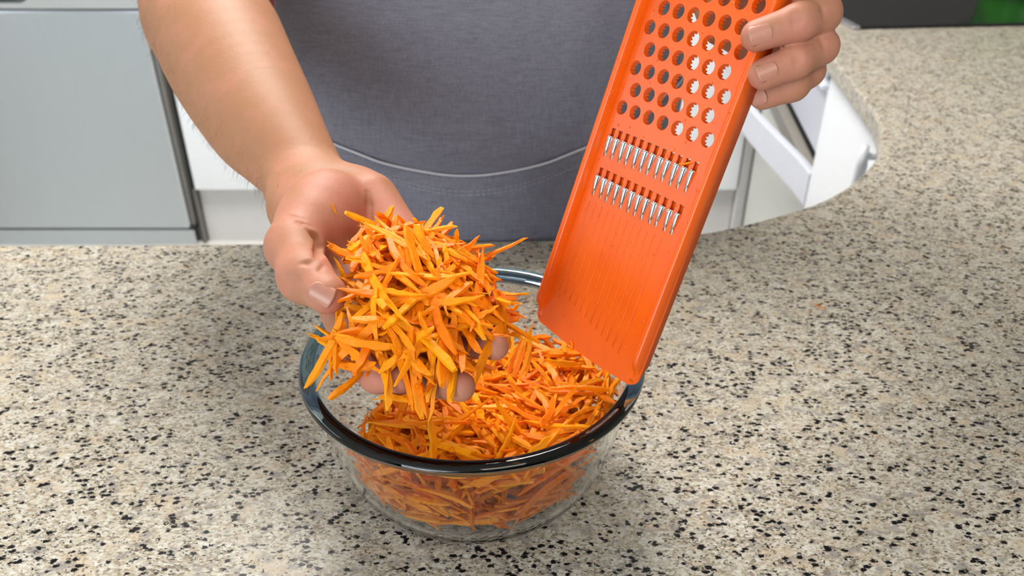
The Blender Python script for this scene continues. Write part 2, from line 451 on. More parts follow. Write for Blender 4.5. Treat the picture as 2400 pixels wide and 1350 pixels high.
# local: +x away from the camera along the face, +y to the LEFT (towards the open floor), face plane at y = 0
zc = CT - 0.036
t = leg_frame('corner_cabinet', 'white corner cabinet with a bar handle under the curved worktop edge', 'cabinet')
box('body', (-0.05, -0.55, 0.02), (0.385, -0.024, zc), M['white'], t)
box('door', (0.012, -0.022, 0.10), (0.393, 0.0, zc - 0.004), M['white'], t, 0.003)
V, Fs = join([sweep([(0.024, -0.001, z), (0.024, 0.016, z), (0.024, 0.020, z)], 0.006, 8, up=(0, 0, 1)) for z in (0.66, 0.835)] +
             [sweep([(0.024, 0.021, 0.60 + 0.252 * k / 8) for k in range(9)], [0.006] + [0.0095] * 7 + [0.006], 12, up=(0, 1, 0))])
link('handle', mesh(V, Fs), M['bar'], t, True)
t = leg_frame('drawer_cabinet', 'white drawer cabinet with a bowed lower front, beyond the corner cabinet', 'cabinet')
box('body', (0.40, -0.55, 0.575), (1.25, -0.03, zc), M['dark'], t)  # near-black body colour supplies the shade inside the gap
box('lower_drawer', (0.47, -0.055, 0.09), (1.245, -0.035, 0.574), M['cream'], t, 0.003)
dr = box('drawer', (0.399, -0.024, 0.690), (1.245, -0.004, zc - 0.028), M['lav'], t, 0.003)  # drawer front coloured grey-blue for the shade it lies in
box('grip_rail', (0.412, -0.006, zc - 0.046), (1.245, 0.008, zc - 0.034), M['bar'], dr, 0.003)
box('grip_rail', (0.412, -0.010, zc - 0.020), (1.245, 0.004, zc - 0.006), M['bar'], dr, 0.003)
# bowed front of the lower pull-out
prof = [(0.395, 0.002), (0.47, 0.012), (0.56, 0.030), (0.66, 0.052), (0.78, 0.074), (0.92, 0.088), (1.08, 0.088), (1.25, 0.076)]
bm = bmesh.new(); rings = []
for (x, y) in prof:
    rings.append([bm.verts.new((x, y + dy, z)) for dy, z in ((0, 0.578), (0, 0.648), (-0.004, 0.653), (-0.014, 0.653), (-0.018, 0.648), (-0.018, 0.578))])
for A, B in zip(rings, rings[1:]):
    for i in range(6): bm.faces.new((A[i], A[(i + 1) % 6], B[(i + 1) % 6], B[i]))
bm.faces.new(rings[0]); bm.faces.new(rings[-1])
fr = link('bowed_front', bm_mesh(bm), M['lav_light'], t)
box('tray', (0.41, -0.028, 0.600), (1.24, -0.002, 0.640), M['beige'], t)
box('shaded_lower_panel', (0.40, -0.05, 0.08), (0.46, -0.03, 0.575), M['seal'], t)  # lower face in shade, darkened through its material

# ------------------------------------------------------------------ cooktop with pot
t = thing('cooktop', 'black glass cooktop with pale metal side trim set into the granite', 'cooktop', (0.7036, 1.7035, CT), math.radians(-9.0 + 14.4))
t.rotation_euler = (0, 0, math.radians(5.0))
box('glass_plate', (0.012, 0.0, 0.0005), (0.78, 0.52, 0.007), M['black_glass'], t, 0.002)
bm = bmesh.new(); add_box(bm, (-0.004, -0.002, 0.0005), (0.012, 0.52, 0.008), 0.002)
for v in bm.verts: v.co.x -= v.co.y * 0.09 * 0
link('metal_trim', bm_mesh(bm), M['trim'], t)
def lathe(profile, seg=64, center=(0, 0, 0)):
    vs, fs = [], []
    n = len(profile)
    for k in range(seg):
        w = 2 * PI * k / seg
        for r, z in profile: vs.append((center[0] + r * math.cos(w), center[1] + r * math.sin(w), center[2] + z))
    for k in range(seg):
        l = (k + 1) % seg
        for i in range(n - 1): fs.append((k * n + i, l * n + i, l * n + i + 1, k * n + i + 1))
    return vs, fs
t = thing('cooking_pot', 'green enamel pot on the black cooktop at the top right', 'pot', (1.275, 2.085, CT + 0.007))
V, Fs = lathe([(0.0001, 0.0), (0.085, 0.0), (0.10, 0.008), (0.108, 0.03), (0.112, 0.12), (0.115, 0.124), (0.109, 0.124), (0.104, 0.03), (0.08, 0.008), (0.0001, 0.006)], 48)
link('pot_body', mesh(V, Fs), M['green'], t, True)
for s in (-1, 1):
    V, Fs = sweep([(s * 0.108, -0.03, 0.09), (s * 0.14, -0.025, 0.095), (s * 0.145, 0, 0.095), (s * 0.14, 0.025, 0.095), (s * 0.108, 0.03, 0.09)], 0.006, 8)
    link('handle', mesh(V, Fs), M['green'], t, True)

# ------------------------------------------------------------------ glass bowl
BC = np.array([-0.025, 0.425, CT])
# outer and inner wall radius by height above the worktop
OUT = [(0.0001, 0.0015), (0.044, 0.0015), (0.051, 0.0006), (0.058, 0.0008), (0.066, 0.0040), (0.0742, 0.0095), (0.0822, 0.0185), (0.0888, 0.0310),
       (0.0938, 0.0460), (0.0978, 0.063), (0.1010, 0.081), (0.1034, 0.0962)]
RIMP = [(0.1034, 0.0962), (0.1050, 0.0974), (0.1072, 0.0981), (0.1090, 0.0992), (0.1098, 0.1012), (0.1091, 0.1034), (0.1070, 0.1050), (0.1040, 0.1052),
        (0.1012, 0.1040), (0.0998, 0.1018), (0.0993, 0.0990), (0.0992, 0.0962)]
INN = [(0.0992, 0.0962), (0.0970, 0.081), (0.0938, 0.063), (0.0898, 0.046), (0.0848, 0.0315), (0.0782, 0.0200), (0.0700, 0.0120), (0.061, 0.0074),
       (0.050, 0.0058), (0.0001, 0.0055)]
def smooth_profile(P, k=3):
    P = np.array(P); out = []
    for i in range(len(P) - 1):
        p0, p1, p2, p3 = P[max(i - 1, 0)], P[i], P[i + 1], P[min(i + 2, len(P) - 1)]
        for j in range(k):
            t = j / k
            out.append(0.5 * ((2 * p1) + (-p0 + p2) * t + (2 * p0 - 5 * p1 + 4 * p2 - p3) * t * t + (-p0 + 3 * p1 - 3 * p2 + p3) * t ** 3))
    out.append(P[-1]); out = [(max(r, 0.0001), z) for r, z in out]
    return out
def bowl():
    t = thing('glass_bowl', 'clear round glass mixing bowl half full of grated carrot', 'bowl', tuple(BC))
    # wall and rim share their border loops, so together they close the glass
    V, Fs = join([lathe(smooth_profile(OUT), 128), lathe(smooth_profile(INN), 128)])
    link('bowl_wall', mesh(V, Fs), M['glass'], t, True)
    V, Fs = lathe(smooth_profile(RIMP), 128)
    tag(link('rim', mesh(V, Fs), M['rim_glass'], t, True), 'thick rounded rim with its blue reflections tinted into the glass')  # dark blue tint replaces what the rim reflects and refracts
bowl()
def r_in(z):
    zs = [q[1] for q in INN[::-1]]; rs = [q[0] for q in INN[::-1]]
    return float(np.interp(z, zs, rs))

# ------------------------------------------------------------------ grater
GA = np.array([0.598, -0.802, 0.0]); GA /= np.linalg.norm(GA)
GU = np.array([0.296, 0.221, 0.929]); GU -= GA * (GA @ GU); GU /= np.linalg.norm(GU)
GN = np.cross(GA, GU)
GP = at(1255, 745, 0.531)
def G(a, u, n): return GP + (GA * a + GU * u + GN * n) / 1000.0
def grater():
    t = thing('grater', 'orange plastic flat grater with chrome teeth held upright over the bowl', 'grater', tuple(GP))
    t.rotation_euler = Matrix((GA, GU, GN)).transposed().to_euler()
    s = 0.001
    TOP = 305.0
    # plate with its holes and tooth slots: a filled 2D curve turned into a mesh
    cu = bpy.data.curves.new('plate', 'CURVE'); cu.dimensions = '2D'; cu.fill_mode = 'BOTH'; cu.extrude = 1.1 * s
    def spl(pts):
        sp = cu.splines.new('POLY'); sp.points.add(len(pts) - 1); sp.use_cyclic_u = True
        for p, q in zip(sp.points, pts): p.co = (q[0] * s, q[1] * s, 0, 1)
    out = []
    for (cx, cy, r, a0) in ((86, 7, 7, -90), (82, TOP - 12, 10, 0), (12, TOP - 12, 10, 90), (8, 7, 7, 180)):
        for k in range(9):
            w = math.radians(a0 + 90 * k / 8)
            out.append((cx + r * math.cos(w) + (0.4 if a0 in (0, -90) else -0.4), cy + r * math.sin(w)))
    # slightly bowed pouring lip
    low = [(8 + 78 * k / 12, -1.6 * math.sin(PI * k / 12)) for k in range(1, 12)]
    spl(out[:9] + out[9:] + low)
    holes = []
    for k in range(10):
        u = 144.6 + 11.87 * k
        n, a0 = (7, 12.6) if k % 2 == 0 else (6, 18.2)
        for i in range(n): holes.append((a0 + 11.05 * i, u))
    R = 4.25
    for (a, u) in holes: spl([(a + R * math.cos(w), u + R * math.sin(w)) for w in np.linspace(0, 2 * PI, 24, endpoint=False)])
    teeth = []
    for (u, a0, da) in ((126.6, 12.2, 5.96), (102.2, 13.2, 5.96)):
        for i in range(12): teeth.append((a0 + da * i, u))
    for (a, u) in teeth: spl([(a - 1.75, u - 1.0), (a + 1.75, u - 1.0), (a + 1.75, u + 5.2), (a - 1.75, u + 5.2)])
    co = bpy.data.objects.new('tmp', cu); COL.objects.link(co)
    bpy.context.view_layer.update()
    me = bpy.data.meshes.new_from_object(co.evaluated_get(bpy.context.evaluated_depsgraph_get()))
    bpy.data.objects.remove(co)
    me.name = 'plate'
    bm = bmesh.new(); bm.from_mesh(me)
    bmesh.ops.remove_doubles(bm, verts=bm.verts, dist=1e-6)
    bm.to_mesh(me); bm.free(); me.materials.clear()
    link('plate', me, M['plastic'], t)
    # side rails: profile in (a, n), lofted along u, fading out towards the pouring lip
    def rail(sgn):
        rings = []
        us = [3, 5, 8, 11, 14, 17, 20, 26, 60, 110, 160, 210, 260, 292]
        for u in us:
            k = min(1, max(0, (u - 7) / 9)); k = k * k * (3 - 2 * k); h = 1.6 + 5.6 * k
            base = -1.1 - 2.6 * k
            if sgn < 0: pr = [(1.0, base), (0.6, h - 1.2), (1.2, h - 0.3), (2.2, h), (3.6, h), (4.6, h - 0.4), (5.2, h - 1.3), (6.6, 1.0), (6.8, base + 1.5), (3.0, base)]
            else: pr = [(93.6, base), (92.6, h - 1.2), (92.0, h - 0.3), (91.0, h), (89.8, h), (89.0, h - 0.4), (88.5, h - 1.3), (87.2, 1.0), (87.0, base + 1.5), (91.0, base)]
            ins = max(0, 6 - u) * 0.5
            rings.append([((a + (ins if sgn < 0 else -ins)) * s, u * s, n * s) for a, n in pr])
        m_ = len(rings[0]); V = [p for r in rings for p in r]; Fs = []
        for i in range(len(rings) - 1):
            for j in range(m_): Fs.append((i * m_ + j, i * m_ + (j + 1) % m_, (i + 1) * m_ + (j + 1) % m_, (i + 1) * m_ + j))
        Fs.append(tuple(range(m_))); Fs.append(tuple((len(rings) - 1) * m_ + j for j in range(m_)))
        bm = bmesh.new(); bv = [bm.verts.new(v) for v in V]
        for q in Fs: bm.faces.new([bv[i] for i in q])
        return link('side_rail', bm_mesh(bm), M['plastic'], t, True)
    rail(-1); rail(1)
    # serrated collar behind each hole
    V, Fs = [], []
    n = 48
    for k in range(n):
        w = 2 * PI * k / n
        zz = -2.7 if (k // 2) % 2 else -3.7
        for r, z in ((4.26, 0.9), (4.15, zz), (4.9, zz), (5.0, -1.0)):
            rr = r - (0.35 if (z == zz and (k // 2) % 2 == 0 and r < 4.5) else 0)
            V.append((rr * math.cos(w) * s, rr * math.sin(w) * s, z * s))
    for k in range(n):
        l = (k + 1) % n
        for i in range(3): Fs.append((k * 4 + i, l * 4 + i, l * 4 + i + 1, k * 4 + i + 1))
    cm = mesh(V, Fs, 'collar'); cm.materials.append(M['plastic'])
    for (a, u) in holes:
        o = bpy.data.objects.new('hole_collar', cm); COL.objects.link(o); o.parent = t; o.location = (a * s, u * s, 0)
    # chrome scoop teeth
    V, Fs = [], []
    rows = [(0.5, 2.05, 2.3), (0.0, 2.15, 2.6), (-1.0, 2.15, 2.6), (-4.0, 1.95, 2.2), (-8.0, 1.55, 1.6), (-11.0, 1.2, 0.9), (-12.4, 0.8, 0.2)]
    for (u, w_, h) in rows:
        for k in range(9):
            g = PI * k / 8
            V.append((-w_ * math.cos(g) * s, u * s, (1.0 + h * math.sin(g)) * s))
    for i in range(len(rows) - 1):
        for k in range(8): Fs.append((i * 9 + k, i * 9 + k + 1, (i + 1) * 9 + k + 1, (i + 1) * 9 + k))
    nb = len(V)
    for i, (u, w_, h) in enumerate(rows[:3][::-1]):
        for k in range(9):
            g = PI * k / 8
            V.append((-(w_ - 0.4) * math.cos(g) * s, u * s, (1.0 + (h - 0.4) * math.sin(g)) * s))
    for k in range(8): Fs.append((k + 1, k, nb + 18 + k, nb + 18 + k + 1))
    for i in range(2):
        for k in range(8): Fs.append((nb + i * 9 + k, nb + i * 9 + k + 1, nb + (i + 1) * 9 + k + 1, nb + (i + 1) * 9 + k))
    tm = mesh(V, Fs, 'tooth'); tm.materials.append(M['chrome']); tm.polygons.foreach_set('use_smooth', [True] * len(tm.polygons))
    for (a, u) in teeth:
        o = bpy.data.objects.new('tooth', tm); COL.objects.link(o); o.parent = t; o.location = (a * s, u * s, 0)
        o.rotation_euler = (0, 0, random.uniform(-0.05, 0.05))
    for u in (126.6, 102.2):
        bm = bmesh.new(); add_box(bm, (8 * s, (u - 2) * s, -3.0 * s), (79.5 * s, (u + 4.4) * s, -1.5 * s), 0.0003)
        link('tooth_backing', bm_mesh(bm), M['plastic'], t)
    for i in range(12):
        a = 13 + 5.5 * i
        V, Fs = sweep([(a * s, u * s, 1.05 * s) for u in np.linspace(max(12, 26 - 1.2 * i), 86, 6)], 0.00034, 6, up=(1, 0, 0))
        link('ridge', mesh(V, Fs), M['plastic'], t, True)
grater()

# ------------------------------------------------------------------ implicit surfaces -> mesh (sparse surface nets)
def rc(P, a, b, ra, rb):
    a = np.asarray(a, np.float32); ba = np.asarray(b, np.float32) - a
    pa = P - a; h = np.clip(pa @ ba / (ba @ ba + 1e-12), 0, 1)
    return np.linalg.norm(pa - h[:, None] * ba, axis=1) - (ra + (rb - ra) * h)
def smin(a, b, k):
    h = np.maximum(k - np.abs(a - b), 0) / k
    return np.minimum(a, b) - h * h * k * 0.25
def smax(a, b, k): return -smin(-a, -b, k)
def chain(P, pts, rad, k=0.004):
    d = None
    for i in range(len(pts) - 1):
        e = rc(P, pts[i], pts[i + 1], rad[i], rad[i + 1])
        d = e if d is None else smin(d, e, k)
    return d
def sdf_mesh(fn, lo, hi, h, S=4, sm=1):
    lo = np.array(lo, np.float32); hi = np.array(hi, np.float32); H = S * h
    n = np.ceil((hi - lo) / (H * 4)).astype(int)
    I = np.stack(np.meshgrid(*[np.arange(k) for k in n], indexing='ij'), -1).reshape(-1, 3)
    d = fn((lo + (I + 0.5) * H * 4).astype(np.float32)); I = I[np.abs(d) < H * 4 * 1.15]
    o4 = np.stack(np.meshgrid(*[np.arange(4)] * 3, indexing='ij'), -1).reshape(-1, 3)
    I = (I[:, None] * 4 + o4[None]).reshape(-1, 3)
    d = fn((lo + (I + 0.5) * H).astype(np.float32)); I = I[np.abs(d) < H * 1.25]
    oc = np.stack(np.meshgrid(*[np.arange(S + 1)] * 3, indexing='ij'), -1).reshape(-1, 3)
    of = np.stack(np.meshgrid(*[np.arange(S)] * 3, indexing='ij'), -1).reshape(-1, 3)
    B = 4096
    key = lambda q: (q[:, 0].astype(np.int64) * B + q[:, 1]) * B + q[:, 2]
    cor = (I[:, None] * S + oc[None]).reshape(-1, 3); ck, ix = np.unique(key(cor), return_index=True)
    vals = fn((lo + cor[ix] * h).astype(np.float32))
    cells = (I[:, None] * S + of[None]).reshape(-1, 3)
    offs = np.array([(i, j, k) for i in (0, 1) for j in (0, 1) for k in (0, 1)])
    cv = np.stack([vals[np.searchsorted(ck, key(cells + o))] for o in offs], 1)
    neg = cv < 0; act = neg.any(1) & ~neg.all(1)
    cells, cv = cells[act], cv[act]
    acc = np.zeros((len(cells), 3)); cnt = np.zeros(len(cells))
    for i in range(8):
        for j in range(i + 1, 8):
            dv = offs[j] - offs[i]
            if np.abs(dv).sum() != 1: continue
            c = (cv[:, i] < 0) != (cv[:, j] < 0)
            tt = cv[:, i] / (cv[:, i] - cv[:, j] + 1e-20)
            acc[c] += (offs[i] + tt[:, None] * dv)[c]; cnt[c] += 1
    V = lo + (cells + acc / cnt[:, None]) * h
    k = key(cells); order = np.argsort(k); ks = k[order]
    def find(q):
        kk = key(q); p = np.clip(np.searchsorted(ks, kk), 0, len(ks) - 1)
        return np.where(ks[p] == kk, order[p], -1)
    F_ = []
    e3 = np.eye(3, dtype=int); me_ = np.arange(len(cells))
    for ax in range(3):
        f, g = e3[(ax + 1) % 3], e3[(ax + 2) % 3]
        c1 = {0: 4, 1: 2, 2: 1}[ax]
        s0, s1 = cv[:, 0] < 0, cv[:, c1] < 0
        m_ = s0 != s1
        q = cells[m_]; A = me_[m_]
        Bq, Cq, Dq = find(q - f), find(q - f - g), find(q - g)
        ok = (Bq >= 0) & (Cq >= 0) & (Dq >= 0); fl = s0[m_]
        quad = np.where(fl[:, None], np.stack([A, Bq, Cq, Dq], 1), np.stack([A, Dq, Cq, Bq], 1))[ok]
        F_.append(quad)
    Fq = np.concatenate(F_)
    for _ in range(sm):                                     # light smoothing
        s_ = np.zeros_like(V); c_ = np.zeros(len(V))
        for a, b in ((0, 1), (1, 2), (2, 3), (3, 0)):
            np.add.at(s_, Fq[:, a], V[Fq[:, b]]); np.add.at(s_, Fq[:, b], V[Fq[:, a]])
            np.add.at(c_, Fq[:, a], 1); np.add.at(c_, Fq[:, b], 1)
        V = V * 0.4 + 0.6 * s_ / np.maximum(c_, 1)[:, None]
    return V, Fq

# ------------------------------------------------------------------ person
# right arm and palm-up hand
FA = [np.array((-0.262, 0.99, 1.40)), at(468, -75, 0.735), at(519, 100, 0.672), at(604, 262, 0.622), at(655, 335, 0.597), at(702, 397, 0.578), at(735, 442, 0.566)]
FR = [0.062, 0.0500, 0.0510, 0.0430, 0.0348, 0.0282, 0.0252]
def spline(P, R, k=7):
    Q = np.concatenate([np.array(P, float), np.array(R, float)[:, None]], 1); out = []
    for i in range(len(Q) - 1):
        p0, p1, p2, p3 = Q[max(i - 1, 0)], Q[i], Q[i + 1], Q[min(i + 2, len(Q) - 1)]
        for j in range(k):
            t = j / k
            out.append(0.5 * ((2 * p1) + (-p0 + p2) * t + (2 * p0 - 5 * p1 + 4 * p2 - p3) * t * t + (-p0 + 3 * p1 - 3 * p2 + p3) * t ** 3))
    out.append(Q[-1]); out = np.array(out)
    return out[:, :3], out[:, 3]
FAS, FRS = spline(FA, FR)
WR = at(750, 470, 0.548)
TH = [at(745, 500, 0.512), at(691, 578, 0.480), at(714, 648, 0.452), at(766, 689, 0.436)]
IDX = [at(775, 690, 0.487), at(832, 825, 0.456), at(884, 880, 0.441), at(938, 892, 0.432)]
MID = [at(850, 662, 0.495), at(955, 815, 0.460), at(1035, 890, 0.440), at(1079, 906, 0.432)]
RNGF = [at(915, 628, 0.503), at(1040, 750, 0.470), at(1115, 800, 0.454), at(1160, 812, 0.444)]
PNK = [at(965, 590, 0.512), at(1070, 662, 0.487), at(1120, 690, 0.475), at(1150, 700, 0.468)]
FING = [(IDX, (0.0112, 0.0098, 0.0088, 0.0078)), (MID, (0.0115, 0.0100, 0.0090, 0.0082)), (RNGF, (0.0110, 0.0096, 0.0086, 0.0078)), (PNK, (0.0100, 0.0086, 0.0078, 0.0070))]
CRE = []
def ray_hit(fn, x, y, t0=0.34, t1=0.62):
    ts = np.linspace(t0, t1, 900); P = np.array([at(x, y, t) for t in ts], np.float32); d = fn(P)
    k = np.where(d < 0)[0]
    if not len(k): return None
    p = P[k[0]].astype(float); e = 0.0006
    Q = np.array([p + e * np.array(v) for v in ((1, 0, 0), (-1, 0, 0), (0, 1, 0), (0, -1, 0), (0, 0, 1), (0, 0, -1))], np.float32); g = fn(Q)
    n = np.array([g[0] - g[1], g[2] - g[3], g[4] - g[5]]); return p, n / np.linalg.norm(n)
def crease(fn, store, pix, r, lift=0.0003):
    r = r * 1.45
    pts = [ray_hit(fn, x, y) for x, y in pix]; pts = [h[0] + h[1] * lift for h in pts if h is not None]
    if len(pts) > 1: store.append((pts, r))
def carve(P, d, store):
    for pts, r in store:
        m = np.min(np.linalg.norm(P[:, None] - np.asarray(pts, np.float32)[None], axis=2), axis=1) < 0.02
        if m.any(): d[m] = smax(d[m], -chain(P[m], pts, [r * 0.4] + [r] * (len(pts) - 2) + [r * 0.4], 0.001), 0.0014)
    return d
def right_arm(P):
    d = chain(P, FAS, FRS, 0.003)
    d = smin(d, rc(P, at(695, 440, 0.563), at(700, 490, 0.545), 0.0215, 0.0205), 0.010)
    pal = rc(P, WR, at(775, 640, 0.500), 0.023, 0.0125)
    pal = smin(pal, rc(P, WR, at(850, 655, 0.507), 0.022, 0.0115), 0.012)
    pal = smin(pal, rc(P, at(800, 465, 0.55), at(915, 625, 0.513), 0.022, 0.0115), 0.012)
    pal = smin(pal, rc(P, at(850, 470, 0.55), at(958, 588, 0.519), 0.021, 0.0115), 0.012)
    for (pts, r) in FING:
        pal = smin(pal, rc(P, pts[0] * 0.85 + WR * 0.15, pts[0], 0.011, r[0]), 0.014)
    hyp = rc(P, at(868, 470, 0.535), at(940, 560, 0.517), 0.0185, 0.0135)
    pal = smin(pal, hyp, 0.008)
    the = rc(P, at(775, 485, 0.522), at(748, 530, 0.506), 0.0235, 0.0215)
    the = smin(the, rc(P, at(745, 510, 0.512), at(705, 566, 0.492), 0.021, 0.0160), 0.02)
    pal = smin(pal, the, 0.006)
    d = smin(d, pal, 0.015)
    th = chain(P, TH, (0.020, 0.0155, 0.0132, 0.0108), 0.010)
    d = smin(d, th, 0.005)
    for (pts, r) in FING:
        f = chain(P, pts, r, 0.006)
        d = smin(d, f, 0.005)
    d = carve(P, d, CRE)
    return d

for pix, r in (([(724, 541), (742, 556), (751, 573), (748, 590), (742, 604)], 0.0026), ([(861, 449), (865, 480), (866, 515), (864, 545), (858, 575)], 0.0017),
               ([(683, 518), (708, 523), (733, 533)], 0.0009), ([(703, 620), (722, 616), (738, 613)], 0.0012), ([(676, 645), (686, 662), (700, 676)], 0.0010),
               ([(668, 505), (690, 508), (716, 517)], 0.0008), ([(745, 640), (752, 632), (760, 620)], 0.0009), ([(690, 640), (697, 655), (708, 668)], 0.0008)):
    crease(right_arm, CRE, pix, r)

# left hand closed round the grater's edge, forearm leaving upwards
LW = at(1690, -100, 0.515)
LF = [([at(1765, -5, 0.462), at(1922, 31, 0.405), at(1872, 52, 0.397), at(1774, 84, 0.4010)], (0.0110, 0.0101, 0.0089, 0.0079)),
      ([at(1775, 62, 0.468), at(1922, 109, 0.412), at(1864, 143, 0.404), at(1790, 174, 0.4050)], (0.0110, 0.0089, 0.0084, 0.0078)),
      ([at(1780, 105, 0.474), at(1893, 165, 0.428), at(1858, 199, 0.421), at(1789, 224, 0.4235)], (0.0105, 0.0086, 0.0081, 0.0074)),
      ([at(1780, 135, 0.484), at(1850, 175, 0.455), at(1825, 190, 0.447), at(1800, 195, 0.447)], (0.0098, 0.0080, 0.0074, 0.0068))]
LCRE = []
LARM = [LW, np.array((0.30, 0.76, 1.285)), np.array((0.225, 1.02, 1.42))]
def left_arm(P):
    d = chain(P, LARM, (0.030, 0.048, 0.060), 0.03)
    pal = rc(P, LW, at(1705, 40, 0.485), 0.026, 0.0175)
    for (pts, r) in LF:
        pal = smin(pal, rc(P, LW * 0.3 + pts[0] * 0.7, pts[0], 0.013, r[0]), 0.012)
    th = chain(P, [at(1690, -60, 0.49), at(1712, -100, 0.463), at(1748, -82, 0.436)], (0.016, 0.0125, 0.0105), 0.008)
    d = smin(smin(d, pal, 0.02), th, 0.01)
    for (pts, r) in LF:
        d = smin(d, chain(P, pts, r, 0.0035), 0.0008)
    return carve(P, d, LCRE)
for pix, r in (([(1856, 30), (1861, 48), (1862, 66)], 0.0009), ([(1868, 24), (1873, 42), (1874, 62)], 0.0007), ([(1918, 8), (1928, 22), (1930, 40)], 0.0008),
               ([(1858, 125), (1864, 140), (1866, 156)], 0.0008), ([(1868, 122), (1875, 136), (1877, 150)], 0.0007), ([(1920, 84), (1928, 100), (1930, 116)], 0.0008)):
    crease(left_arm, LCRE, pix, r)

# torso rings (front surface by height): z, front y, back y, half width
TOR = np.array([(0.40, 0.815, 1.11, 0.185), (0.60, 0.805, 1.12, 0.205), (0.78, 0.794, 1.125, 0.220), (0.90, 0.7845, 1.12, 0.230), (0.955, 0.7835, 1.12, 0.236),
                (0.978, 0.7815, 1.12, 0.240), (0.990, 0.7730, 1.12, 0.242), (1.010, 0.7690, 1.12, 0.244), (1.035, 0.7685, 1.12, 0.245), (1.07, 0.773, 1.12, 0.244),
                (1.12, 0.789, 1.12, 0.245), (1.20, 0.826, 1.13, 0.244), (1.30, 0.872, 1.14, 0.232), (1.38, 0.90, 1.14, 0.215), (1.44, 0.945, 1.12, 0.17), (1.475, 0.985, 1.09, 0.07)])
TXC = -0.047
def torso_pt(z, phi, off=0.0):
    fy, by, w = (np.interp(z, TOR[:, 0], TOR[:, k]) for k in (1, 2, 3))
    w = w - 0.010; yc = 0.5 * (fy + by) - 0.02
    D = (yc - fy) if math.cos(phi) >= 0 else (by - yc)
    e = 0.86
    s_, c_ = math.sin(phi), math.cos(phi)
    x = (w + off) * math.copysign(abs(s_) ** e, s_); y = yc - (D + off) * math.copysign(abs(c_) ** e, c_)
    return np.array((TXC + x, y, z))
def torso_loft(z0, z1, off, nz=36, nphi=64, cap=True):
    zs = np.linspace(z0, z1, nz); V = []; Fs = []
    for z in zs:
        for k in range(nphi): V.append(torso_pt(z, 2 * PI * k / nphi, off))
    for i in range(nz - 1):
        for k in range(nphi):
            l = (k + 1) % nphi; Fs.append((i * nphi + k, i * nphi + l, (i + 1) * nphi + l, (i + 1) * nphi + k))
    if cap: Fs.append(tuple(range(nphi))[::-1]); Fs.append(tuple((nz - 1) * nphi + k for k in range(nphi)))
    return V, Fs

def wrk(p, z, wr=1.0):
    return wr * (0.0016 * math.sin(9 * p + 14 * z) + 0.0011 * math.sin(23 * p - 30 * z) * min(1, abs(p)) + 0.003 * math.exp(-((z - 1.075) / 0.02) ** 2 - ((p + 0.9) / 0.35) ** 2))
def apron_pt(z, p, off): return torso_pt(z, p, off + wrk(p, z))
def nail(parent, fn, p0, p1, r, nrm, s0, L, wid, name='fingernail'):
    """curved plate on the back of a finger end; p0->p1 points to the tip, nrm is the dorsal side"""
    ax = p1 - p0; ax = ax / np.linalg.norm(ax); nrm = np.array(nrm, float)
    nrm = nrm - ax * (ax @ nrm); nrm /= np.linalg.norm(nrm); b = np.cross(ax, nrm)
    V, Fs = [], []; nu, nv = 13, 11
    for layer in (0, 1):
        for i in range(nu):
            u = -1 + 2 * i / (nu - 1)
            for j in range(nv):
                v = -1 + 2 * j / (nv - 1)
                wv = wid * (1 - 0.16 * max(0, -u) ** 3) * v
                L2 = L * (1 - (0.22 if u > 0 else 0.30) * v * v)
                a_ = wv / r
                q0 = p1 + ax * (s0 + u * L2 / 2); dr = math.cos(a_) * nrm + math.sin(a_) * b
                rr = r + 0.00030 - 0.0007 * layer - 0.0006 * (abs(v) ** 4)
                V.append(q0 + rr * dr)
    N = nu * nv
    for i in range(nu - 1):
        for j in range(nv - 1):
            q = (i * nv + j, i * nv + j + 1, (i + 1) * nv + j + 1, (i + 1) * nv + j)
            Fs.append(q[::-1]); Fs.append(tuple(N + k for k in q))
    rim = [j for j in range(nv)] + [i * nv + nv - 1 for i in range(1, nu)] + [(nu - 1) * nv + j for j in range(nv - 2, -1, -1)] + [i * nv for i in range(nu - 2, 0, -1)]
    for i in range(len(rim)): a_, b_ = rim[i], rim[(i + 1) % len(rim)]; Fs.append((a_, b_, N + b_, N + a_))
    return link(name, mesh(V, Fs), M['nail'], parent, True)

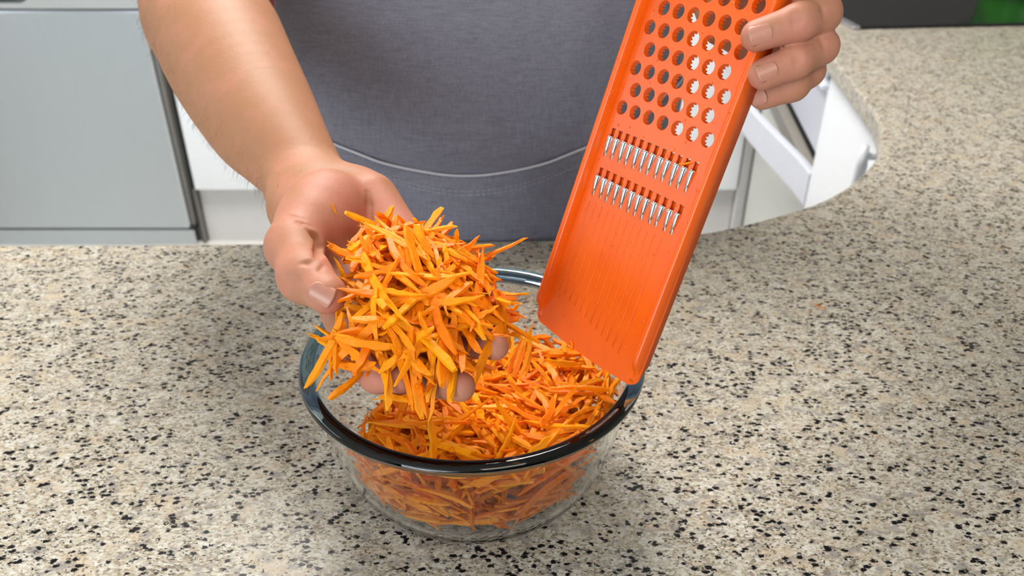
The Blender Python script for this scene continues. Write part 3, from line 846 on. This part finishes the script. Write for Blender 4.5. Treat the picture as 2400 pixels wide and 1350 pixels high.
def person():
    t = thing('person', 'person in a lavender grey linen apron holding grated carrot and an orange grater', 'person', (0, 0, 0))
    V1, F1 = sdf_mesh(right_arm, (-0.40, 0.28, 0.98), (0.04, 1.10, 1.50), 0.0011)
    V2, F2 = sdf_mesh(left_arm, (0.05, 0.28, 1.10), (0.42, 1.12, 1.52), 0.0011)
    Vt, Ft = torso_loft(0.42, 1.475, -0.012, 24, 40)
    legs = []
    for sx in (-1, 1):
        legs.append(sweep([(TXC + sx * 0.11, 0.97, 0.80), (TXC + sx * 0.105, 0.96, 0.50), (TXC + sx * 0.105, 0.98, 0.09)], [0.085, 0.062, 0.042], 16, up=(0, 1, 0)))
    nv = len(V1) + len(V2)
    parts = [(V1, [tuple(q) for q in F1]), (V2, [tuple(q) for q in F2]), (Vt, Ft)] + legs
    parts.append(sweep([(TXC, 1.03, 1.44), (TXC, 1.02, 1.53)], [0.062, 0.058], 20))
    V, Fs = join(parts)
    me = bpy.data.meshes.new('body'); me.from_pydata(np.asarray(V, float).tolist(), [], [tuple(map(int, q)) for q in Fs]); me.update()
    A = np.asarray(V, np.float32); pink = np.full(len(A), 0.02, np.float32)
    def blob(p, r, w):
        nonlocal pink
        pink = np.maximum(pink, w * np.exp(-((np.linalg.norm(A - np.asarray(p, np.float32), axis=1) / r) ** 2)))
    for p, r, w in ((at(790, 520, 0.50), 0.05, 0.62), (at(890, 560, 0.51), 0.045, 0.55), (TH[3], 0.017, 0.80), (TH[2], 0.02, 0.68), (TH[1], 0.03, 0.60),
                    (at(740, 440, 0.53), 0.03, 0.38)): blob(p, r, w)
    for pts, r in FING: blob(pts[3], 0.02, 0.85); blob(pts[2], 0.02, 0.7)
    for pts, r in LF: blob(pts[3], 0.013, 0.80); blob(pts[2], 0.016, 0.62); blob(pts[1], 0.02, 0.55)
    at_ = me.attributes.new('pink', 'FLOAT', 'POINT'); at_.data.foreach_set('value', pink)
    link('body', me, M['skin'], t, True)
    # nails: both visible ends of the left fingers, the thumb of the right hand
    def nail_at(fn, x, y, p0, p1, L, w, r=0.0078):
        h = ray_hit(fn, x, y)
        if h is None: return
        ax = (p1 - p0) / np.linalg.norm(p1 - p0); n_ = h[1]; ax = ax - n_ * (ax @ n_); ax /= np.linalg.norm(ax)
        c = h[0] - n_ * r; nail(t, fn, c - ax, c, r, n_, 0.0, L, w)
    for k, (x, y, L, w) in enumerate(((1783, 79, 0.0115, 0.0056), (1799, 166, 0.0105, 0.0050), (1777, 229, 0.0090, 0.0050))):
        nail_at(left_arm, x, y, LF[k][0][2], LF[k][0][3], L, w)
    nail_at(right_arm, 752, 690, TH[2], TH[3], 0.0142, 0.0066, 0.0100)
    # clothes
    Vs, Fs = torso_loft(0.78, 1.47, 0.0, 40, 72)
    sl = []
    for S_, E_, r0, r1, k in ((FA[0], FA[1], 0.075, 0.071, 0.55), (LARM[2], LARM[1], 0.072, 0.066, 0.45)):
        sl.append(sweep([S_ + (S_ - E_) * 0.08, S_ * (1 - k / 2) + E_ * k / 2, S_ * (1 - k) + E_ * k], [r0 * 0.8, r0, r1], 28))
    Vs, Fs = join([(Vs, Fs)] + sl)
    link('shirt', mesh(Vs, Fs), M['shirt'], t, True)
    lg = [sweep([(TXC + sx * 0.11, 0.96, 0.86), (TXC + sx * 0.108, 0.955, 0.50), (TXC + sx * 0.105, 0.975, 0.07)], [0.112, 0.095, 0.075], 20, up=(0, 1, 0)) for sx in (-1, 1)]
    Vs, Fs = join(lg); link('trousers', mesh(Vs, Fs), M['trousers'], t, True)
    for sx in (-1, 1):
        V_, F_ = sweep([(TXC + sx * 0.11, 1.05, 0.045), (TXC + sx * 0.11, 0.98, 0.05), (TXC + sx * 0.115, 0.88, 0.04), (TXC + sx * 0.12, 0.82, 0.03)], [0.03, 0.042, 0.04, 0.026], 16)
        link('shoe', mesh(V_, F_), M['dark'], t, True)
    # apron sheet, two sided
    nz, nphi = 90, 120
    zs = np.linspace(0.46, 1.36, nz)
    def sheet(off, half, zlo, zhi, nz, thick=0.0012, wr=1.0):
        V_, F_ = [], []
        for lay in (0, 1):
            for i in range(nz):
                for k in range(nphi):
                    ph = -1 + 2 * k / (nphi - 1)
                    z0, z1 = zlo(ph * half(0.95, ph)), zhi(ph * half(0.95, ph))
                    z = z0 + (z1 - z0) * i / (nz - 1)
                    p = ph * half(z, ph)
                    V_.append(torso_pt(z, p, off - thick * lay + wrk(p, z)))
        N = nz * nphi
        for i in range(nz - 1):
            for k in range(nphi - 1):
                q = (i * nphi + k, i * nphi + k + 1, (i + 1) * nphi + k + 1, (i + 1) * nphi + k)
                F_.append(q); F_.append(tuple(N + x for x in q[::-1]))
        rim = list(range(nphi)) + [i * nphi + nphi - 1 for i in range(1, nz)] + [(nz - 1) * nphi + k for k in range(nphi - 2, -1, -1)] + [i * nphi for i in range(nz - 2, 0, -1)]
        for i in range(len(rim)):
            a_, b_ = rim[i], rim[(i + 1) % len(rim)]; F_.append((b_, a_, N + a_, N + b_))
        return mesh(V_, F_)
    half = lambda z, ph: float(np.interp(z, [0.4, 1.0, 1.115, 1.2, 1.36], [1.62, 1.30, 0.87, 0.80, 0.62] if ph < 0 else [1.62, 1.50, 1.36, 1.2, 0.62]))
    ap = link('apron', sheet(0.004, half, lambda p: 0.46, lambda p: 1.36, nz), M['apron'], t, True)
    def zp(p):
        x = torso_pt(0.98, p)[0] + 0.05
        return 0.975 + (2.3 if x < 0 else 2.2) * x * x / (1 + 9 * x * x)          # upper edge of the pocket band
    pk = link('apron_pocket', sheet(0.0062, lambda z, ph: 1.28, lambda p: 0.66, zp, 30, 0.0012, 1.0), M['apron'], ap, True)
    V_, F_ = sweep([apron_pt(zp(p), p, 0.0068) for p in np.linspace(-1.30, 1.30, 90)], 0.0014, 6)
    tag(link('pocket_piping', mesh(V_, F_), M['piping'], ap, True), 'pale piped pocket edge')
    st = []
    def dash(f, n):
        for i in range(n):
            st.append(sweep([f((i + 0.15) / n), f((i + 0.75) / n)], 0.00035, 4))
    for dz in (0.018, 0.0225): dash(lambda s_, dz=dz: apron_pt(zp(-1.2 + 2.4 * s_) - dz, -1.2 + 2.4 * s_, 0.0068), 120)
    for p0 in (-0.40, -0.355): dash(lambda s_, p0=p0: apron_pt(zp(p0) - 0.0225 + 0.0205 * s_, p0, 0.0068), 7)
    V_, F_ = join(st); tag(link('stitching', mesh(V_, F_), M['thread'], ap), kind='stuff')
    # fine hair on the forearm
    tri = A[:len(V1)]; nrm = np.zeros_like(tri); Fq = F1
    fn_ = np.cross(tri[Fq[:, 2]] - tri[Fq[:, 0]], tri[Fq[:, 3]] - tri[Fq[:, 1]])
    for k in range(4): np.add.at(nrm, Fq[:, k], fn_)
    nrm /= np.linalg.norm(nrm, axis=1)[:, None] + 1e-12
    axd = (WR - FA[1]) / np.linalg.norm(WR - FA[1])
    s_ = (tri - FA[1]) @ axd; Ltot = np.linalg.norm(WR - FA[1])
    side = -nrm[:, 0] * 0.8 - nrm[:, 2] * 0.45
    cand = np.where((s_ > -0.02) & (s_ < Ltot * 0.98) & (side > -0.25) & (tri[:, 0] < -0.10))[0]
    wts = np.clip(side[cand] + 0.35, 0.02, 2); wts /= wts.sum()
    pick = RNG.choice(cand, 1100, replace=False, p=wts)
    hs = []
    for i in pick:
        p = tri[i]; n_ = nrm[i]; L = RNG.uniform(0.004, 0.009)
        dr_ = axd * 0.9 + n_ * RNG.uniform(0.35, 0.8) + RNG.normal(0, 0.25, 3)
        dr_ /= np.linalg.norm(dr_)
        hs.append(sweep([p - n_ * 0.0003, p + dr_ * L * 0.5, p + dr_ * L + np.array((0, 0, -0.15)) * L], [0.00006, 0.00005, 0.00002], 3))
    V_, F_ = join(hs); tag(link('arm_hair', mesh(V_, F_), M['hair'], t), kind='stuff')
person()

# ------------------------------------------------------------------ grated carrot
def shred_data(L, w, th, bend, twist, seed):
    r = np.random.default_rng(seed); n = 9
    pa, pb, pc, pd = ((0.6, 3.5, 0.15, 1.7), (0.3, 1.6, 0.5, 4.0), (0.7, 4.0, 0.45, 4.0), (0.2, 2.2, 0.2, 2.0))[seed % 4]
    V, Fs = [], []
    for i in range(n):
        s_ = i / (n - 1); x = (s_ - 0.5) * L
        k = min(1, pa + pb * s_) * min(1, pc + pd * (1 - s_))
        ww = w * k * (1 + r.normal(0, 0.11)); tt = th * (0.55 + 0.45 * k)
        cy, cz = bend * (s_ - 0.5) ** 2 * L * 4 * 0.25 + r.normal(0, 0.0003), 0.5 * bend * math.sin(PI * s_ * 1.4) * L * 0.2
        a = twist * (s_ - 0.5)
        for (yy, zz) in ((-ww / 2, -tt * 0.35), (ww / 2, -tt * 0.5), (ww * 0.42, tt * 0.5), (-ww * 0.38, tt * 0.4)):
            V.append((x + r.normal(0, 0.0017 if i in (0, n - 1) else 0.0003), cy + yy * math.cos(a) - zz * math.sin(a), cz + yy * math.sin(a) + zz * math.cos(a)))
    for i in range(n - 1):
        for j in range(4): Fs.append((i * 4 + j, (i + 1) * 4 + j, (i + 1) * 4 + (j + 1) % 4, i * 4 + (j + 1) % 4))
    Fs.append((0, 1, 2, 3)); Fs.append((n * 4 - 1, n * 4 - 2, n * 4 - 3, n * 4 - 4))
    return V, Fs
TMPL = []
for k in range(14):
    TMPL.append(shred_data([0.027, 0.034, 0.041, 0.047, 0.055, 0.038, 0.031][k % 7], random.uniform(0.0034, 0.0056), random.uniform(0.0017, 0.0027),
                           random.uniform(-0.35, 0.35), random.uniform(-0.9, 0.9), 100 + k))
TM = []
for k, (V, Fs) in enumerate(TMPL):
    me = mesh(V, Fs, 'shred_%d' % k); me.materials.append(M['carrot']); TM.append(me)
def basis(d, nrm):
    d = np.asarray(d, float); d = d / np.linalg.norm(d); z = np.asarray(nrm, float); z = z - d * (d @ z); z /= np.linalg.norm(z) + 1e-9
    return Matrix((d, np.cross(z, d), z)).transposed()
def shred(p, d, nrm, k, label, group, scale=1.0):
    o = bpy.data.objects.new('carrot_shred', TM[k % len(TM)]); COL.objects.link(o)
    o.matrix_world = Matrix.Translation(p) @ basis(d, nrm).to_4x4() @ Matrix.Scale(scale, 4)
    return tag(o, label, 'carrot shred', group)
def near_thumb(p, d, L=0.03, m=0.0175):
    q = np.array([p + d * L * k for k in (-0.5, -0.25, 0, 0.25, 0.5)], np.float32)
    a = np.concatenate([rc(q, TH[i], TH[i + 1], 0, 0) for i in (1, 2)])
    e = ((q - CAMP) @ np.array((0, cP, -sP))); th_ = 0.455
    if RNG.random() < 0.8:
        for f in (IDX, MID, RNGF):
            if rc(q, f[2] * 0.4 + f[3] * 0.6, f[3], 0, 0).min() < 0.0092: return True
    return a.min() < m or rc(q, at(745, 520, 0.50), at(752, 575, 0.490), 0, 0).min() < 0.026
def bulk(name, items, label, cat):
    V, Fs, tone = [], [], []
    for (p, d, nrm, k, sc) in items:
        B = np.array(basis(d, nrm)); v, f = TMPL[k % len(TMPL)]
        o = len(V); V += [p + B @ (np.array(q) * sc) for q in v]; Fs += [tuple(i + o for i in q) for q in f]
        tone += [random.random() * 0.9] * len(v)
    me = mesh(V, Fs); a_ = me.attributes.new('tone', 'FLOAT', 'POINT'); a_.data.foreach_set('value', tone)
    return tag(link(name, me, M['carrot_bulk']), label, cat, kind='stuff')

# handful: a mound lying on the palm and fingers
E1 = at(1010, 780, 0.455) - at(850, 590, 0.49); E1 /= np.linalg.norm(E1)        # along the fingers
E2 = at(965, 590, 0.50) - at(775, 690, 0.475); E2 -= E1 * (E1 @ E2); E2 /= np.linalg.norm(E2)   # across the palm
E3 = np.cross(E2, E1); E3 = E3 if E3[2] > 0 else -E3
HC = at(952, 735, 0.468)
RA, RB, RH = 0.064, 0.054, 0.036
def mound(q, w):                                            # q in the unit disc
    return HC + E1 * q[0] * RA + E2 * q[1] * RB + E3 * (RH * w * math.sqrt(max(0, 1 - q @ q)) )
items = []
for i in range(300):
    q = RNG.normal(0, 0.42, 2)
    if q @ q > 0.8: continue
    w = RNG.uniform(0.05, 0.85)
    p = mound(q, w); an = RNG.uniform(0, PI)
    d = E1 * math.cos(an) + E2 * math.sin(an) + E3 * RNG.normal(0, 0.2)
    if near_thumb(p, d / np.linalg.norm(d)): continue
    items.append((p, d, E3 + RNG.normal(0, 0.4, 3), int(RNG.integers(14)), RNG.uniform(0.75, 0.95)))
bulk('grated_carrot', items, 'tangled core of the carrot heap lying in the open hand', 'grated carrot')
GH = 'carrot shreds heaped in the open hand'
LH = 'bright orange carrot shred in the heap on the open palm'
cnt = 0
while cnt < 176:
    q = RNG.uniform(-1, 1, 2); rr = math.sqrt(q @ q)
    if rr > 1: continue
    p = mound(q, RNG.uniform(0.85, 1.08))
    nrm = E1 * q[0] / RA * 0.02 + E2 * q[1] / RB * 0.02 + E3 * max(0.35, math.sqrt(1 - rr * rr)); nrm = nrm / np.linalg.norm(nrm)
    an = RNG.normal(0.15, 1.2); d = E1 * math.cos(an) + E2 * math.sin(an)
    d = d - nrm * (d @ nrm) + nrm * RNG.normal(0.03, 0.22)
    if rr > 0.82 and RNG.random() < 0.75:                                           # at the border they hang over the fingers
        out = E1 * q[0] + E2 * q[1]
        d = out * 0.9 + np.array((0, 0, -0.45)) + RNG.normal(0, 0.45, 3)
    d = d / np.linalg.norm(d)
    if near_thumb(p, d): continue
    shred(p, d, nrm + RNG.normal(0, 0.3, 3), int(RNG.integers(14)), LH, GH, RNG.uniform(0.8, 1.15)); cnt += 1

# pile in the bowl
def heap(x, y): return min(0.088, max(0.016, 0.060 + 0.30 * x - 0.20 * y - 2.0 * max(0, -x - 0.03) ** 2))
def inside(p, marg=0.002):
    z = p[2]
    return 0.0072 < z < 0.103 and math.hypot(p[0], p[1]) < r_in(max(z, 0.0056)) - marg
items = []; tops = []
tries = 0
while len(items) < 1050 and tries < 40000:
    tries += 1
    x, y = RNG.uniform(-0.095, 0.095, 2); h = heap(x, y)
    z = RNG.uniform(0.009, h)
    if RNG.random() < 0.30: z = max(0.009, h - RNG.uniform(0, 0.012))
    k = int(RNG.integers(14)); sc = RNG.uniform(0.75, 1.05); L = (TMPL[k][0][-1][0] - TMPL[k][0][0][0]) * sc
    an = RNG.uniform(0, 2 * PI); d = np.array((math.cos(an), math.sin(an), RNG.normal(0, 0.28))); d /= np.linalg.norm(d)
    if math.hypot(x, y) > r_in(z) - 0.014:                  # against the glass they lie along the wall
        tg = np.array((-y, x, 0)) / (math.hypot(x, y) + 1e-9); rad = np.array((x, y, 0)) / (math.hypot(x, y) + 1e-9)
        d = tg * RNG.choice((-1, 1)) + rad * RNG.normal(-0.05, 0.15) + np.array((0, 0, RNG.normal(0, 0.45))); d /= np.linalg.norm(d)
    p = np.array((x, y, z))
    if not (inside(p) and inside(p + d * L / 2) and inside(p - d * L / 2)): continue
    items.append((BC + p, d, np.array((0, 0, 1)) + RNG.normal(0, 0.5, 3), k, sc))
bulk('grated_carrot', items, 'loose grated carrot filling the glass bowl under the top shreds', 'grated carrot')
GB = 'carrot shreds on top of the pile in the bowl'
LB = 'orange carrot shred on top of the pile in the glass bowl'
cnt = tries = 0
while cnt < 116 and tries < 8000:
    tries += 1
    x, y = RNG.uniform(-0.09, 0.09, 2); h = heap(x, y) + RNG.uniform(0.0, 0.010)
    an = RNG.uniform(0, 2 * PI); d = np.array((math.cos(an), math.sin(an), RNG.normal(0.1, 0.40))); d /= np.linalg.norm(d)
    k = int(RNG.integers(14)); L = TMPL[k][0][-1][0] - TMPL[k][0][0][0]
    p = np.array((x, y, h))
    if not (inside(p, 0.003) and inside(p + d * L / 2, 0.003) and inside(p - d * L / 2, 0.003)): continue
    shred(BC + p, d, np.array((0, 0, 1)) + RNG.normal(0, 0.5, 3), k, LB, GB, RNG.uniform(0.85, 1.1)); cnt += 1
# loose scraps with a place of their own
def onz(x, y, z):
    v = at(x, y, 1.0) - CAMP; return CAMP + v * ((z - CAM_Z) / v[2])
hp, hn = ray_hit(right_arm, 783, 493)
shred(hp + hn * 0.0006, at(788, 508, 0.49) - at(778, 480, 0.49), hn, 0, 'small carrot scrap stuck to the heel of the palm', None, 0.30)
shred(onz(1921, 718, CT + 0.0008), (0.6, -0.6, 0), (0, 0, 1), 3, 'tiny carrot scrap lying alone on the granite at right', None, 0.26)

GW = 'tall carrot wisps rising to the grater corner'
for k, (x0, y0, x1, y1, t0, t1) in enumerate(((1200, 872, 1246, 762, 0.530, 0.528), (1212, 880, 1240, 772, 0.528, 0.530), (1190, 868, 1222, 798, 0.534, 0.534),
                                               (1225, 884, 1249, 775, 0.526, 0.527), (1182, 862, 1214, 808, 0.530, 0.536), (1236, 882, 1243, 800, 0.524, 0.530))):
    a, b = at(x0, y0, t0), at(x1, y1, t1); L = np.linalg.norm(b - a); kk = (3, 4, 2, 10, 5, 9)[k]
    L0 = TMPL[kk][0][-1][0] - TMPL[kk][0][0][0]
    o = shred((a + b) / 2, b - a, CAMP - a, kk, 'thin carrot wisp standing up from the pile to the grater corner', GW, 1.0)
    o.scale = (L / L0, 0.62, 0.7)
V, Fs = sweep([G(36 + 3.6 * math.cos(w), -1.0 + 2.8 * math.sin(w), 1.9) for w in np.linspace(-2.3, 1.5, 14)], [0.0003] + [0.0006] * 12 + [0.0003], 6)
tag(link('carrot_shred', mesh(V, Fs), M['carrot'], None, True), 'thin curled carrot thread clinging to the grater\'s lower edge', 'carrot shred')
shred(G(71.5, 128.5, 2.6), GA * 0.9 + GU * 0.4, GN, 6, 'small carrot scrap caught on the upper row of chrome teeth', None, 0.22)
